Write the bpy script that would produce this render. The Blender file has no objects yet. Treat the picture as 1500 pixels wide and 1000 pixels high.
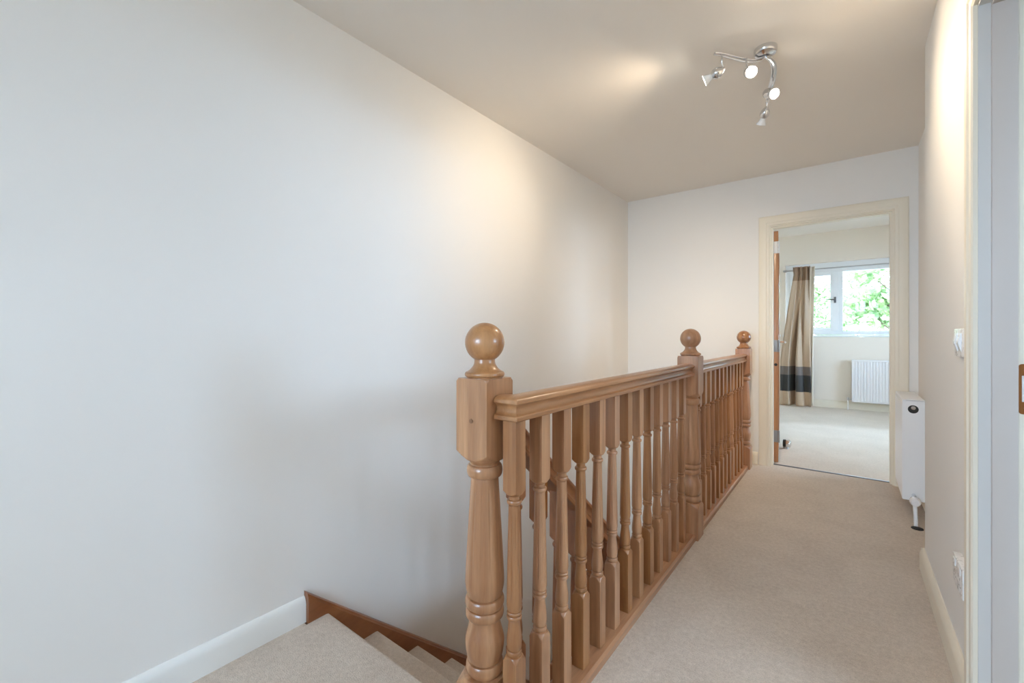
import bpy, bmesh, math, random
from mathutils import Vector, Matrix, Quaternion
random.seed(7)
scene = bpy.context.scene
COL = scene.collection
R = math.radians

# ------------------------------------------------------------------ materials
def srgb(r, g, b):
    def f(c):
        c /= 255.0
        return c / 12.92 if c <= 0.04045 else ((c + 0.055) / 1.055) ** 2.4
    return (f(r), f(g), f(b), 1.0)

def new_mat(name):
    m = bpy.data.materials.new(name); m.use_nodes = True
    nt = m.node_tree
    return m, nt, nt.nodes['Principled BSDF']

def N(nt, kind, **kw):
    n = nt.nodes.new(kind)
    for k, v in kw.items():
        if k.startswith('i_'):
            n.inputs[k[2:].replace('_', ' ')].default_value = v
        else:
            setattr(n, k, v)
    return n

def L(nt, a, b):
    nt.links.new(a, b)

def plain(name, col, rough=0.5, metal=0.0, spec=0.5, coat=0.0):
    m, nt, p = new_mat(name)
    p.inputs['Base Color'].default_value = col
    p.inputs['Roughness'].default_value = rough
    p.inputs['Metallic'].default_value = metal
    p.inputs['Specular IOR Level'].default_value = spec
    p.inputs['Coat Weight'].default_value = coat
    tc = N(nt, 'ShaderNodeTexCoord')
    no = N(nt, 'ShaderNodeTexNoise', i_Scale=60.0, i_Detail=2.0)
    L(nt, tc.outputs['Object'], no.inputs['Vector'])
    mr = N(nt, 'ShaderNodeMapRange')
    mr.inputs['To Min'].default_value = max(0, rough - .04); mr.inputs['To Max'].default_value = min(1, rough + .04)
    L(nt, no.outputs['Fac'], mr.inputs['Value'])
    L(nt, mr.outputs['Result'], p.inputs['Roughness'])
    return m

def paint(name, col, rough=0.75, bump=0.04):
    m, nt, p = new_mat(name)
    tc = N(nt, 'ShaderNodeTexCoord')
    big = N(nt, 'ShaderNodeTexNoise', i_Scale=1.3, i_Detail=3.0)
    L(nt, tc.outputs['Object'], big.inputs['Vector'])
    mix = N(nt, 'ShaderNodeMixRGB', blend_type='MIX')
    c2 = tuple(c * 0.965 for c in col[:3]) + (1,)
    mix.inputs[1].default_value = col; mix.inputs[2].default_value = c2
    L(nt, big.outputs['Fac'], mix.inputs[0])
    L(nt, mix.outputs[0], p.inputs['Base Color'])
    fine = N(nt, 'ShaderNodeTexNoise', i_Scale=240.0, i_Detail=3.0)
    L(nt, tc.outputs['Object'], fine.inputs['Vector'])
    b = N(nt, 'ShaderNodeBump'); b.inputs['Strength'].default_value = bump; b.inputs['Distance'].default_value = 0.002
    L(nt, fine.outputs['Fac'], b.inputs['Height']); L(nt, b.outputs['Normal'], p.inputs['Normal'])
    p.inputs['Roughness'].default_value = rough
    p.inputs['Specular IOR Level'].default_value = 0.3
    return m

def wood(name, stretch, light, dark, rough=0.34):
    m, nt, p = new_mat(name)
    tc = N(nt, 'ShaderNodeTexCoord'); oi = N(nt, 'ShaderNodeObjectInfo')
    mul = N(nt, 'ShaderNodeMath', operation='MULTIPLY'); mul.inputs[1].default_value = 13.0
    L(nt, oi.outputs['Random'], mul.inputs[0])
    add = N(nt, 'ShaderNodeVectorMath', operation='ADD')
    L(nt, tc.outputs['Object'], add.inputs[0]); L(nt, mul.outputs[0], add.inputs[1])
    mp = N(nt, 'ShaderNodeMapping'); mp.inputs['Scale'].default_value = stretch
    L(nt, add.outputs[0], mp.inputs['Vector'])
    g1 = N(nt, 'ShaderNodeTexNoise', i_Scale=14.0, i_Detail=5.0, i_Roughness=0.6, i_Distortion=0.6)
    g2 = N(nt, 'ShaderNodeTexNoise', i_Scale=75.0, i_Detail=4.0, i_Roughness=0.7)
    L(nt, mp.outputs[0], g1.inputs['Vector']); L(nt, mp.outputs[0], g2.inputs['Vector'])
    cr = N(nt, 'ShaderNodeValToRGB')
    cr.color_ramp.elements[0].position = 0.34; cr.color_ramp.elements[0].color = dark
    cr.color_ramp.elements[1].position = 0.66; cr.color_ramp.elements[1].color = light
    L(nt, g1.outputs['Fac'], cr.inputs[0])
    mr = N(nt, 'ShaderNodeMapRange'); mr.inputs['To Min'].default_value = 0.72; mr.inputs['To Max'].default_value = 1.16
    mr.inputs['From Min'].default_value = .3; mr.inputs['From Max'].default_value = .7
    L(nt, g2.outputs['Fac'], mr.inputs['Value'])
    mx = N(nt, 'ShaderNodeMixRGB', blend_type='MULTIPLY'); mx.inputs[0].default_value = 0.55
    L(nt, cr.outputs[0], mx.inputs[1]); L(nt, mr.outputs[0], mx.inputs[2])
    # every piece of timber has its own tone
    hs = N(nt, 'ShaderNodeHueSaturation')
    v = N(nt, 'ShaderNodeMapRange'); v.inputs['To Min'].default_value = 0.88; v.inputs['To Max'].default_value = 1.12
    L(nt, oi.outputs['Random'], v.inputs['Value']); L(nt, v.outputs[0], hs.inputs['Value'])
    s = N(nt, 'ShaderNodeMapRange'); s.inputs['To Min'].default_value = 1.08; s.inputs['To Max'].default_value = 0.92
    L(nt, oi.outputs['Random'], s.inputs['Value']); L(nt, s.outputs[0], hs.inputs['Saturation'])
    L(nt, mx.outputs[0], hs.inputs['Color']); L(nt, hs.outputs[0], p.inputs['Base Color'])
    b = N(nt, 'ShaderNodeBump'); b.inputs['Strength'].default_value = 0.08; b.inputs['Distance'].default_value = 0.001
    L(nt, g2.outputs['Fac'], b.inputs['Height']); L(nt, b.outputs['Normal'], p.inputs['Normal'])
    p.inputs['Roughness'].default_value = rough
    p.inputs['Coat Weight'].default_value = 0.35; p.inputs['Coat Roughness'].default_value = 0.16
    return m

def carpet(name, light, dark):
    m, nt, p = new_mat(name)
    tc = N(nt, 'ShaderNodeTexCoord')
    a = N(nt, 'ShaderNodeTexNoise', i_Scale=3.2, i_Detail=5.0, i_Roughness=0.6, i_Distortion=0.8)
    f = N(nt, 'ShaderNodeTexNoise', i_Scale=230.0, i_Detail=3.0)
    g = N(nt, 'ShaderNodeTexNoise', i_Scale=60.0, i_Detail=3.0)
    for n in (a, f, g): L(nt, tc.outputs['Object'], n.inputs['Vector'])
    cr = N(nt, 'ShaderNodeValToRGB')
    cr.color_ramp.elements[0].position = 0.3; cr.color_ramp.elements[0].color = dark
    cr.color_ramp.elements[1].position = 0.7; cr.color_ramp.elements[1].color = light
    ad = N(nt, 'ShaderNodeMath', operation='ADD')
    m1 = N(nt, 'ShaderNodeMath', operation='MULTIPLY'); m1.inputs[1].default_value = 0.45
    m2 = N(nt, 'ShaderNodeMath', operation='MULTIPLY'); m2.inputs[1].default_value = 0.55
    L(nt, a.outputs['Fac'], m1.inputs[0]); L(nt, g.outputs['Fac'], m2.inputs[0])
    L(nt, m1.outputs[0], ad.inputs[0]); L(nt, m2.outputs[0], ad.inputs[1]); L(nt, ad.outputs[0], cr.inputs[0])
    mr = N(nt, 'ShaderNodeMapRange'); mr.inputs['From Min'].default_value = .3; mr.inputs['From Max'].default_value = .7
    mr.inputs['To Min'].default_value = 0.86; mr.inputs['To Max'].default_value = 1.1
    L(nt, f.outputs['Fac'], mr.inputs['Value'])
    mx = N(nt, 'ShaderNodeMixRGB', blend_type='MULTIPLY'); mx.inputs[0].default_value = 1.0
    L(nt, cr.outputs[0], mx.inputs[1]); L(nt, mr.outputs[0], mx.inputs[2]); L(nt, mx.outputs[0], p.inputs['Base Color'])
    b = N(nt, 'ShaderNodeBump'); b.inputs['Strength'].default_value = 0.7; b.inputs['Distance'].default_value = 0.004
    L(nt, f.outputs['Fac'], b.inputs['Height']); L(nt, b.outputs['Normal'], p.inputs['Normal'])
    p.inputs['Roughness'].default_value = 0.95; p.inputs['Specular IOR Level'].default_value = 0.15
    p.inputs['Sheen Weight'].default_value = 0.15
    return m

def glass(name):
    m, nt, p = new_mat(name)
    nt.nodes.remove(p)
    out = nt.nodes['Material Output']
    tr = N(nt, 'ShaderNodeBsdfTransparent'); tr.inputs[0].default_value = (.97, .985, .98, 1)
    gl = N(nt, 'ShaderNodeBsdfGlossy'); gl.inputs['Roughness'].default_value = 0.02
    fr = N(nt, 'ShaderNodeFresnel'); fr.inputs[0].default_value = 1.45
    mx = N(nt, 'ShaderNodeMixShader')
    L(nt, fr.outputs[0], mx.inputs[0]); L(nt, tr.outputs[0], mx.inputs[1]); L(nt, gl.outputs[0], mx.inputs[2])
    L(nt, mx.outputs[0], out.inputs['Surface'])
    return m

def emit(name, col, strength):
    m, nt, p = new_mat(name)
    p.inputs['Base Color'].default_value = (.9, .9, .9, 1)
    p.inputs['Emission Color'].default_value = col
    p.inputs['Emission Strength'].default_value = strength
    return m

def curtain_cloth(name):
    m, nt, p = new_mat(name)
    tc = N(nt, 'ShaderNodeTexCoord'); sp = N(nt, 'ShaderNodeSeparateXYZ')
    L(nt, tc.outputs['Object'], sp.inputs[0])
    dv = N(nt, 'ShaderNodeMath', operation='DIVIDE'); dv.inputs[1].default_value = 2.2
    L(nt, sp.outputs['Z'], dv.inputs[0])
    cr = N(nt, 'ShaderNodeValToRGB'); r = cr.color_ramp; r.interpolation = 'CONSTANT'
    beige = srgb(190, 166, 140)
    r.elements[0].position = 0.0; r.elements[0].color = beige
    r.elements[1].position = 0.222 / 2.2; r.elements[1].color = srgb(50, 49, 48)
    e = r.elements.new(0.47 / 2.2); e.color = srgb(112, 100, 92)
    e = r.elements.new(0.60 / 2.2); e.color = beige
    e = r.elements.new(1.885 / 2.2); e.color = srgb(146, 120, 94)
    L(nt, dv.outputs[0], cr.inputs[0])
    w = N(nt, 'ShaderNodeTexNoise', i_Scale=400.0, i_Detail=2.0)
    L(nt, tc.outputs['Object'], w.inputs['Vector'])
    mr = N(nt, 'ShaderNodeMapRange'); mr.inputs['To Min'].default_value = .9; mr.inputs['To Max'].default_value = 1.08
    L(nt, w.outputs['Fac'], mr.inputs['Value'])
    mx = N(nt, 'ShaderNodeMixRGB', blend_type='MULTIPLY'); mx.inputs[0].default_value = 1
    L(nt, cr.outputs[0], mx.inputs[1]); L(nt, mr.outputs[0], mx.inputs[2]); L(nt, mx.outputs[0], p.inputs['Base Color'])
    p.inputs['Roughness'].default_value = 0.6; p.inputs['Sheen Weight'].default_value = 0.3
    return m

def leaf_mat(name):
    m, nt, p = new_mat(name)
    tc = N(nt, 'ShaderNodeTexCoord')
    n = N(nt, 'ShaderNodeTexNoise', i_Scale=5.0, i_Detail=3.0)
    L(nt, tc.outputs['Object'], n.inputs['Vector'])
    cr = N(nt, 'ShaderNodeValToRGB')
    cr.color_ramp.elements[0].position = .35; cr.color_ramp.elements[0].color = srgb(104, 132, 84)
    cr.color_ramp.elements[1].position = .65; cr.color_ramp.elements[1].color = srgb(168, 190, 130)
    L(nt, n.outputs['Fac'], cr.inputs[0])
    out = nt.nodes['Material Output']
    tl = N(nt, 'ShaderNodeBsdfTranslucent'); mx = N(nt, 'ShaderNodeMixShader'); mx.inputs[0].default_value = .45
    L(nt, cr.outputs[0], p.inputs['Base Color']); L(nt, cr.outputs[0], tl.inputs[0])
    L(nt, p.outputs[0], mx.inputs[1]); L(nt, tl.outputs[0], mx.inputs[2]); L(nt, mx.outputs[0], out.inputs['Surface'])
    p.inputs['Roughness'].default_value = .5
    return m

WL = srgb(187, 138, 97); WD = srgb(143, 94, 59)
M = dict(
    wall=paint('wall_paint', srgb(237, 235, 231)),
    wall_bed=paint('bedroom_wall_paint', srgb(244, 236, 224)),
    ceil=paint('ceiling_paint', srgb(238, 232, 224), 0.85, 0.02),
    ceil_bed=paint('bedroom_ceiling_paint', srgb(246, 240, 232), 0.85, 0.02),
    gloss=paint('cream_gloss_paint', srgb(238, 230, 212), 0.35, 0.01),
    gloss_white=paint('white_gloss_paint', srgb(236, 236, 232), 0.32, 0.01),
    lining_white=paint('door_lining_paint', srgb(218, 216, 212), 0.35, 0.01),
    stop_paint=paint('door_stop_paint', srgb(208, 198, 190), 0.4, 0.01),
    upvc=plain('white_window_plastic', srgb(240, 243, 245), 0.3),
    wood_z=wood('oak_upright', (1, 1, 0.06), WL, WD),
    wood_y=wood('oak_lengthwise', (1, 0.06, 1), WL, WD),
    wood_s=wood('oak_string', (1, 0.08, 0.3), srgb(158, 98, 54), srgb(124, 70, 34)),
    wood_door=wood('oak_door', (1, 1, 0.06), srgb(190, 134, 90), srgb(164, 108, 66)),
    plug=plain('plug_wood', srgb(128, 88, 58), 0.5),
    carpet=carpet('beige_carpet', srgb(214, 200, 185), srgb(188, 172, 156)),
    carpet_bed=carpet('bedroom_carpet', srgb(220, 208, 192), srgb(198, 185, 168)),
    rad=plain('radiator_enamel', srgb(240, 240, 240), 0.3, coat=.3),
    plastic=plain('white_plastic', srgb(238, 238, 238), 0.28, coat=.2),
    chrome=plain('chrome', (.72, .73, .75, 1), 0.12, 1.0),
    steel=plain('brushed_steel', (.55, .55, .56, 1), 0.3, 1.0),
    brass=plain('antique_brass', srgb(160, 104, 58), 0.35, 0.75),
    hinge=plain('worn_hinge_metal', (.30,.29,.28,1), .4, .8),
    gun=plain('dark_metal', (.16,.16,.17,1), .35, .8),
    black=plain('black_rubber', (.012, .012, .014, 1), 0.6),
    dark=plain('dark_gap', (.03, .028, .025, 1), 0.8),
    glass=glass('window_glass'),
    frost=plain('frosted_lamp_glass', srgb(236, 238, 240), 0.25, coat=.5),
    lamp=emit('lit_lamp_glass', (1, .93, .80, 1), 60.0),
    lamp_dim=emit('angled_lamp_glass', (1, .93, .80, 1), 8.0),
    curtain=curtain_cloth('banded_curtain_cloth'),
    lining=plain('curtain_lining', srgb(222, 214, 198), 0.8),
    leaf=leaf_mat('leaves'),
    bark=plain('bark', srgb(96, 80, 64), 0.9),
    ground_bounce=paint('bounce_paving', srgb(128, 122, 116), 0.9),  # unseen ground, greyed to keep green out of the bounce light
)

# ------------------------------------------------------------------ mesh tools
class MB:
    def __init__(s): s.v = []; s.f = []
    def add(s, vs, fs):
        b = len(s.v); s.v += [tuple(v) for v in vs]; s.f += [tuple(b + i for i in f) for f in fs]
    def box(s, x0, x1, y0, y1, z0, z1, ch=0.0):
        if ch <= 0:
            s.add([(x0,y0,z0),(x1,y0,z0),(x1,y1,z0),(x0,y1,z0),(x0,y0,z1),(x1,y0,z1),(x1,y1,z1),(x0,y1,z1)],
                  [(0,3,2,1),(4,5,6,7),(0,1,5,4),(1,2,6,5),(2,3,7,6),(3,0,4,7)])
        else:
            bm = bmesh.new(); bmesh.ops.create_cube(bm, size=1)
            for v in bm.verts:
                v.co = Vector(((x0+x1)/2 + v.co.x*(x1-x0), (y0+y1)/2 + v.co.y*(y1-y0), (z0+z1)/2 + v.co.z*(z1-z0)))
            bmesh.ops.bevel(bm, geom=bm.edges[:], offset=ch, segments=2, profile=.6, affect='EDGES')
            bm.verts.index_update()
            s.add([v.co.copy() for v in bm.verts], [[v.index for v in f.verts] for f in bm.faces]); bm.free()
    def prism(s, pts, axis, a0, a1):
        # pts: closed outline in the two other axes (x: y,z  y: x,z  z: x,y)
        def P(u, w, a):
            return {'x': (a, u, w), 'y': (u, a, w), 'z': (u, w, a)}[axis]
        n = len(pts)
        vs = [P(u, w, a0) for u, w in pts] + [P(u, w, a1) for u, w in pts]
        fs = [(i, (i+1) % n, n + (i+1) % n, n + i) for i in range(n)] + [tuple(range(n))[::-1], tuple(range(n, 2*n))]
        s.add(vs, fs)
    def tube(s, pts, r, n=14, cap=True):
        pts = [Vector(p) for p in pts]; rings = []
        rr = r if isinstance(r, (list, tuple)) else [r]*len(pts)
        ref = None
        for i, p in enumerate(pts):
            d = (pts[min(i+1, len(pts)-1)] - pts[max(i-1, 0)]).normalized()
            if ref is None:
                ref = Vector((0,0,1)) if abs(d.z) < .9 else Vector((1,0,0))
            a = (ref - d*ref.dot(d)).normalized(); b = d.cross(a); ref = a
            rings.append([p + (a*math.cos(t*2*math.pi/n) + b*math.sin(t*2*math.pi/n))*rr[i] for t in range(n)])
        vs = [v for q in rings for v in q]
        fs = [(i*n+j, i*n+(j+1) % n, (i+1)*n+(j+1) % n, (i+1)*n+j) for i in range(len(pts)-1) for j in range(n)]
        if cap: fs += [tuple(range(n))[::-1], tuple((len(pts)-1)*n + j for j in range(n))]
        s.add(vs, fs)
    def lathe(s, prof, n=28, mat=None):
        # prof: (radius, z)
        mat = mat or Matrix.Identity(4)
        vs = [mat @ Vector((r*math.cos(2*math.pi*j/n), r*math.sin(2*math.pi*j/n), z)) for r, z in prof for j in range(n)]
        fs = [(i*n+j, i*n+(j+1) % n, (i+1)*n+(j+1) % n, (i+1)*n+j) for i in range(len(prof)-1) for j in range(n)]
        fs += [tuple(range(n))[::-1], tuple((len(prof)-1)*n + j for j in range(n))]
        s.add(vs, fs)
    def build(s, name, mat, parent=None, angle=32, loc=None, tri_fix=True):
        me = bpy.data.meshes.new(name); me.from_pydata(s.v, [], s.f); me.update()
        bm = bmesh.new(); bm.from_mesh(me)
        bmesh.ops.recalc_face_normals(bm, faces=bm.faces[:]); bm.to_mesh(me); bm.free()
        me.polygons.foreach_set('use_smooth', [True]*len(me.polygons))
        me.set_sharp_from_angle(angle=R(angle))
        for mm in (mat if isinstance(mat, list) else [mat]): me.materials.append(mm)
        o = bpy.data.objects.new(name, me); COL.objects.link(o)
        if loc is not None: o.location = loc
        if parent is not None: o.parent = parent
        return o

def empty(name, loc=(0,0,0), rz=0.0):
    o = bpy.data.objects.new(name, None); COL.objects.link(o); o.location = loc; o.rotation_euler = (0,0,rz)
    o.empty_display_size = .05
    return o
def tag(o, label=None, cat=None, group=None, kind=None):
    if label: o['label'] = label
    if cat: o['category'] = cat
    if group: o['group'] = group
    if kind: o['kind'] = kind
    return o
def struct(o, label, cat):
    return tag(o, label, cat, kind='structure')
def dup(o, loc, parent):
    c = o.copy(); COL.objects.link(c); c.location = loc; c.parent = parent
    for ch in list(o.children):
        g = ch.copy(); COL.objects.link(g); g.parent = c
    return c

# ------------------------------------------------------------------ the place, in metres
XL, XR, YF, ZC = -1.735, 0.28, 4.137, 2.40        # stairwell wall, landing wall, end wall, ceiling
XREC, YREC = 0.39, 2.736                           # recess behind the radiator
ZL = -0.07                                         # lower landing at the stair head
YB = -2.20                                         # wall behind the viewer
ZD = -2.67                                         # ground floor
YN = 0.967                                         # landing nosing
BX0, BX1, BY0, BY1, BZ = -2.0, 2.4, 4.257, 8.0, 2.61   # bedroom
DX0, DX1, DZ = -0.500, 0.252, 1.967                # bedroom doorway
D2Y0, D2Y1, D2Z = 0.93, 1.70, 1.967                # doorway in the landing wall
W1 = (-0.776, 1.02, 1.075, 2.165)                  # bedroom window opening x0 x1 z0 z1
W2 = (-1.60, -0.15, 0.80, 2.15)                    # unseen landing window, added for daylight from behind
OX = 3.2                                           # side room wall holding the added window
W3 = (0.2, 2.3, 1.05, 1.95)                         # unseen side room window added for daylight, y0 y1 z0 z1

# walls
m = MB(); m.box(XL-.1, XL, YB-.1, YF+.12, ZD, ZC); struct(m.build('wall_left', M['wall']), 'tall plain off-white wall along the open stairwell', 'wall')
m = MB()
m.box(XL, DX0-.03, YF, BY0, ZD, ZC); m.box(DX1+.03, XREC+.1, YF, BY0, 0, ZC); m.box(DX0-.03, DX1+.03, YF, BY0, DZ+.03, ZC)
struct(m.build('wall_far', M['wall']), 'off-white end wall around the bedroom doorway', 'wall')
m = MB()
m.box(XR, XR+.1, D2Y1+.03, YREC, 0, ZC); m.box(XR, XR+.1, YB, D2Y0-.03, 0, ZC); m.box(XR, XR+.1, D2Y0-.03, D2Y1+.03, D2Z+.03, ZC)
struct(m.build('wall_right', M['wall']), 'cream-lit landing wall with the light switch and socket', 'wall')
m = MB(); m.box(XREC, XREC+.1, YREC-.1, YF, 0, ZC); struct(m.build('wall_recess', M['wall']), 'set-back wall strip behind the landing radiator', 'wall')
m = MB()
m.box(XL-.1, W2[0], YB-.2, YB, ZL, ZC); m.box(W2[1], OX+.2, YB-.2, YB, ZL, ZC)
m.box(W2[0], W2[1], YB-.2, YB, ZL, W2[2]); m.box(W2[0], W2[1], YB-.2, YB, W2[3], ZC)
struct(m.build('wall_back', M['wall']), 'wall with an added window at the near end of the landing', 'wall')
# stairwell lower parts
m = MB(); m.box(-.718, -.66, YN, YF, ZD, -.02); struct(m.build('wall_stairwell', M['wall']), 'plaster wall below the landing edge beside the stairs', 'wall')
m = MB(); m.box(XL, -.83, .74, .80, ZD, ZL-.125); struct(m.build('wall_understair', M['wall']), 'plaster wall under the stair head', 'wall')
m = MB(); m.box(XL, -.66, .74, YF, ZD-.1, ZD); struct(m.build('floor_downstairs', M['carpet']), 'carpeted floor at the foot of the stairs', 'floor')
# ceilings
m = MB(); m.box(XL-.1, XREC+.1, YREC-.1, BY0, ZC, ZC+.1); m.box(XL-.1, OX+.2, YB-.2, YREC-.1, ZC, ZC+.1)
struct(m.build('ceiling', M['ceil']), 'plain matt ceiling above the landing and stairs', 'ceiling')
m = MB(); m.box(BX0-.1, BX1+.1, BY0, BY1+.25, BZ, BZ+.1)
struct(m.build('ceiling_bedroom', M['ceil_bed']), 'white bedroom ceiling seen through the doorway', 'ceiling')
# floors
m = MB(); m.box(-.72, XR, YB, YF, -.10, 0); m.box(XR, XREC, YREC, YF, -.10, 0); m.box(DX0-.03, DX1+.03, YF, BY0-.06, -.1, 0)
m.box(XR, OX, YB, YREC-.1, -.10, 0)
struct(m.build('floor', M['carpet']), 'beige carpeted landing floor beside the banister', 'floor')
def nose(yn, z, y_back, zb):
    pts = [(y_back, z)]
    r = .016
    for k in range(7):
        a = math.pi/2 - k*math.pi/6
        pts.append((yn - r + r*math.cos(a), z - r + r*math.sin(a)))
    pts += [(yn - .02, z - 2*r - .004), (yn - .022, zb), (y_back, zb)]
    return pts
m = MB(); m.box(XL, -.72, YB, YN-.1, ZL-.12, ZL); m.prism(nose(YN, ZL, YN-.1, ZL-.20), 'x', XL+.035, -.79)
m.box(-.79, -.72, YN-.1, YN-.04, ZL-.12, ZL)
struct(m.build('floor_landing', M['carpet']), 'beige carpeted stair-head landing against the plain wall', 'floor')
m = MB(); m.box(BX0, BX1, BY0-.055, BY1, -.1, 0)
struct(m.build('floor_bedroom', M['carpet_bed']), 'pale bedroom carpet lit by the window', 'floor')
m = MB(); m.prism([(YF+.055, 0), (YF+.06, .004), (YF+.07, .006), (YF+.08, .004), (YF+.085, 0)], 'x', DX0, DX1)
struct(m.build('trim_1', M['gun']), 'thin metal threshold strip in the bedroom doorway', 'threshold')
# bedroom walls
m = MB()
m.box(BX0-.1, W1[0], BY1, BY1+.25, 0, BZ); m.box(W1[1], BX1+.1, BY1, BY1+.25, 0, BZ)
m.box(W1[0], W1[1], BY1, BY1+.25, 0, W1[2]-.03); m.box(W1[0], W1[1], BY1, BY1+.25, W1[3], BZ)
struct(m.build('wall_bedroom_far', M['wall_bed']), 'bedroom wall around the window', 'wall')
m = MB(); m.box(BX0-.1, BX0, BY0, BY1, 0, BZ); struct(m.build('wall_bedroom_left', M['wall_bed']), 'bedroom side wall behind the open door', 'wall')
W4 = (4.75, 7.05, 0.80, 2.15)                     # unseen bedroom side window added to brighten the room, y0 y1 z0 z1
m = MB(); m.box(BX1, BX1+.2, BY0, W4[0], 0, BZ); m.box(BX1, BX1+.2, W4[1], BY1, 0, BZ); m.box(BX1, BX1+.2, W4[0], W4[1], 0, W4[2]); m.box(BX1, BX1+.2, W4[0], W4[1], W4[3], BZ)
struct(m.build('wall_bedroom_right', M['wall_bed']), 'bedroom side wall beyond the radiator', 'wall')
m = MB(); m.box(BX0, XL, BY0-.05, BY0, 0, BZ); m.box(XREC+.1, BX1, BY0-.05, BY0, 0, BZ); m.box(BX0, BX1, BY0-.001, BY0+.02, ZC, BZ)
struct(m.build('wall_bedroom_near', M['wall_bed']), 'bedroom wall on the landing side', 'wall')
# side room behind doorway 2
m = MB()
m.box(OX, OX+.2, YB, W3[0], 0, ZC); m.box(OX, OX+.2, W3[1], YREC-.1, 0, ZC)
m.box(OX, OX+.2, W3[0], W3[1], 0, W3[2]); m.box(OX, OX+.2, W3[0], W3[1], W3[3], ZC)
struct(m.build('wall_side_room', M['wall']), 'side room wall with an added window', 'wall')
m = MB(); m.box(XREC+.1, OX+.2, YREC-.1, YREC, 0, ZC); struct(m.build('wall_side_room', M['wall']), 'plain wall closing the side room', 'wall')

# skirtings: profile (out from wall, z)
def skirt(h, t):
    return [(0, 0), (t, 0), (t, h-.030), (t-.002, h-.020), (t-.006, h-.010), (t-.010, h-.003), (t-.014, h), (0, h)]
m = MB(); m.prism([(XL + a, ZL + b) for a, b in skirt(.100, .019)], 'y', YB, .874)
struct(m.build('baseboard_left', M['gloss_white']), 'white skirting board on the landing below the plain wall', 'skirting board')
m = MB()
pr = skirt(.098, .018)
m.prism([(XR - a, b) for a, b in pr], 'y', D2Y1+.085, YREC+.012)
m.prism([(YREC + a, b) for a, b in pr], 'x', XR-.012, XREC)
# rounded return end
m.lathe([(.016, 0), (.016, .070), (.013, .085), (.007, .096), (.001, .098)], 16, Matrix.Translation((XR-.002, YREC+.002, 0)))
struct(m.build('baseboard_right', M['gloss']), 'cream skirting board under the double socket', 'skirting board')
m = MB(); m.prism([(YF - a, b) for a, b in pr], 'x', -.716, -.594); m.prism([(YF - a, b) for a, b in pr], 'x', .348, XREC)
struct(m.build('baseboard_far', M['gloss']), 'short skirting board beside the bedroom door casing', 'skirting board')
m = MB(); m.prism([(XREC - a, b) for a, b in pr], 'y', YREC+.018, YF-.018)
struct(m.build('baseboard_recess', M['gloss']), 'skirting board behind the landing radiator', 'skirting board')
m = MB(); m.prism([(BY1 - a, b) for a, b in skirt(.11, .018)], 'x', BX0, BX1)
struct(m.build('baseboard_bedroom', M['gloss']), 'white skirting board under the bedroom window', 'skirting board')

# ------------------------------------------------------------------ turned timber
def turned(h, zs, nang=64, flute=None, prof_z0=None):
    """square post of half width h cut by a lathe: zs = [(z, R)], R large = untouched square"""
    out = MB(); n = nang
    rows = []
    for i in range(len(zs)):
        rows.append(zs[i])
        if i < len(zs)-1:
            (z0, r0), (z1, r1) = zs[i], zs[i+1]
            big = h*1.4143
            if (r0 >= big) != (r1 >= big) or (min(r0, r1) < big and max(r0, r1) > h*.99 and abs(r0-r1) > .002):
                for k in range(1, 6):
                    t = k/6; rows.append((z0+(z1-z0)*t, min(r0, big*1.02)+(min(r1, big*1.02)-min(r0, big*1.02))*t))
    vs = []
    for z, Rr in rows:
        for j in range(n):
            a = math.pi/4 + 2*math.pi*j/n
            c, s_ = math.cos(a), math.sin(a)
            sq = h/max(abs(c), abs(s_))
            rr = Rr
            if flute and flute[0] < z < flute[1]:
                f0, f1, amp, cnt = flute
                w = min(1, (z-f0)/.02, (f1-z)/.02)
                g = math.cos(cnt*a)
                rr = Rr - amp*max(0, g)**5*max(0, w)
            q = min(sq, rr)
            vs.append((q*c, q*s_, z))
    fs = [(i*n+j, i*n+(j+1) % n, (i+1)*n+(j+1) % n, (i+1)*n+j) for i in range(len(rows)-1) for j in range(n)]
    fs += [tuple(range(n))[::-1], tuple((len(rows)-1)*n + j for j in range(n))]
    out.add(vs, fs)
    return out

def torus(z0, z1, rin, rmax, k=6):
    return [(z0 + (z1-z0)*(1-math.cos(math.pi*i/k))/2, rin + (rmax-rin)*math.sin(math.pi*i/k)) for i in range(k+1)]
def seg(z0, z1, f, k=8):
    return [(z0+(z1-z0)*i/k, f(i/k)) for i in range(k+1)]
def sm(t): return t*t*(3-2*t)

BH = .0205                         # baluster half width
def baluster_rows(zb, zt, t0=.262, t1=.679):
    """t0..t1 turned zone; zb bottom, zt top"""
    B = .04
    rows = [(zb, B), (t0-.012, B), (t0+.002, .0205), (t0+.0035, .0165)]
    rows += torus(t0+.004, t0+.017, .0165, .0196)
    rows += [(t0+.0172, .0150), (t0+.0186, .0150), (t0+.0190, .0175)]
    rows += seg(t0+.0205, t0+.092, lambda t: .0196 - .0050*sm(max(0, (t-.20)/.80)) - .0018*(1-min(1, t/.20))**2, 14)
    rows += [(t0+.0925, .0146), (t0+.093, .0172)]
    rows += torus(t0+.094, t0+.105, .0168, .0198)
    rows += [(t0+.1055, .0150), (t0+.1065, .0150)]
    rows += torus(t0+.107, t0+.115, .0165, .0192)
    rows += [(t0+.1155, .0155), (t0+.117, .0155), (t0+.1185, .0180)]
    rows += seg(t0+.121, t1-.033, lambda t: .0200 - .0052*t**1.2 - .0014*(1-min(1, t/.04))**2, 30)
    rows += [(t1-.0325, .0138), (t1-.031, .0138), (t1-.0305, .0162)]
    rows += torus(t1-.030, t1-.019, .0162, .0192)
    rows += [(t1-.0185, .0140), (t1-.010, .0140), (t1-.0075, .0160), (t1-.0045, .0205), (t1+.005, B), (zt, B)]
    return rows
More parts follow.
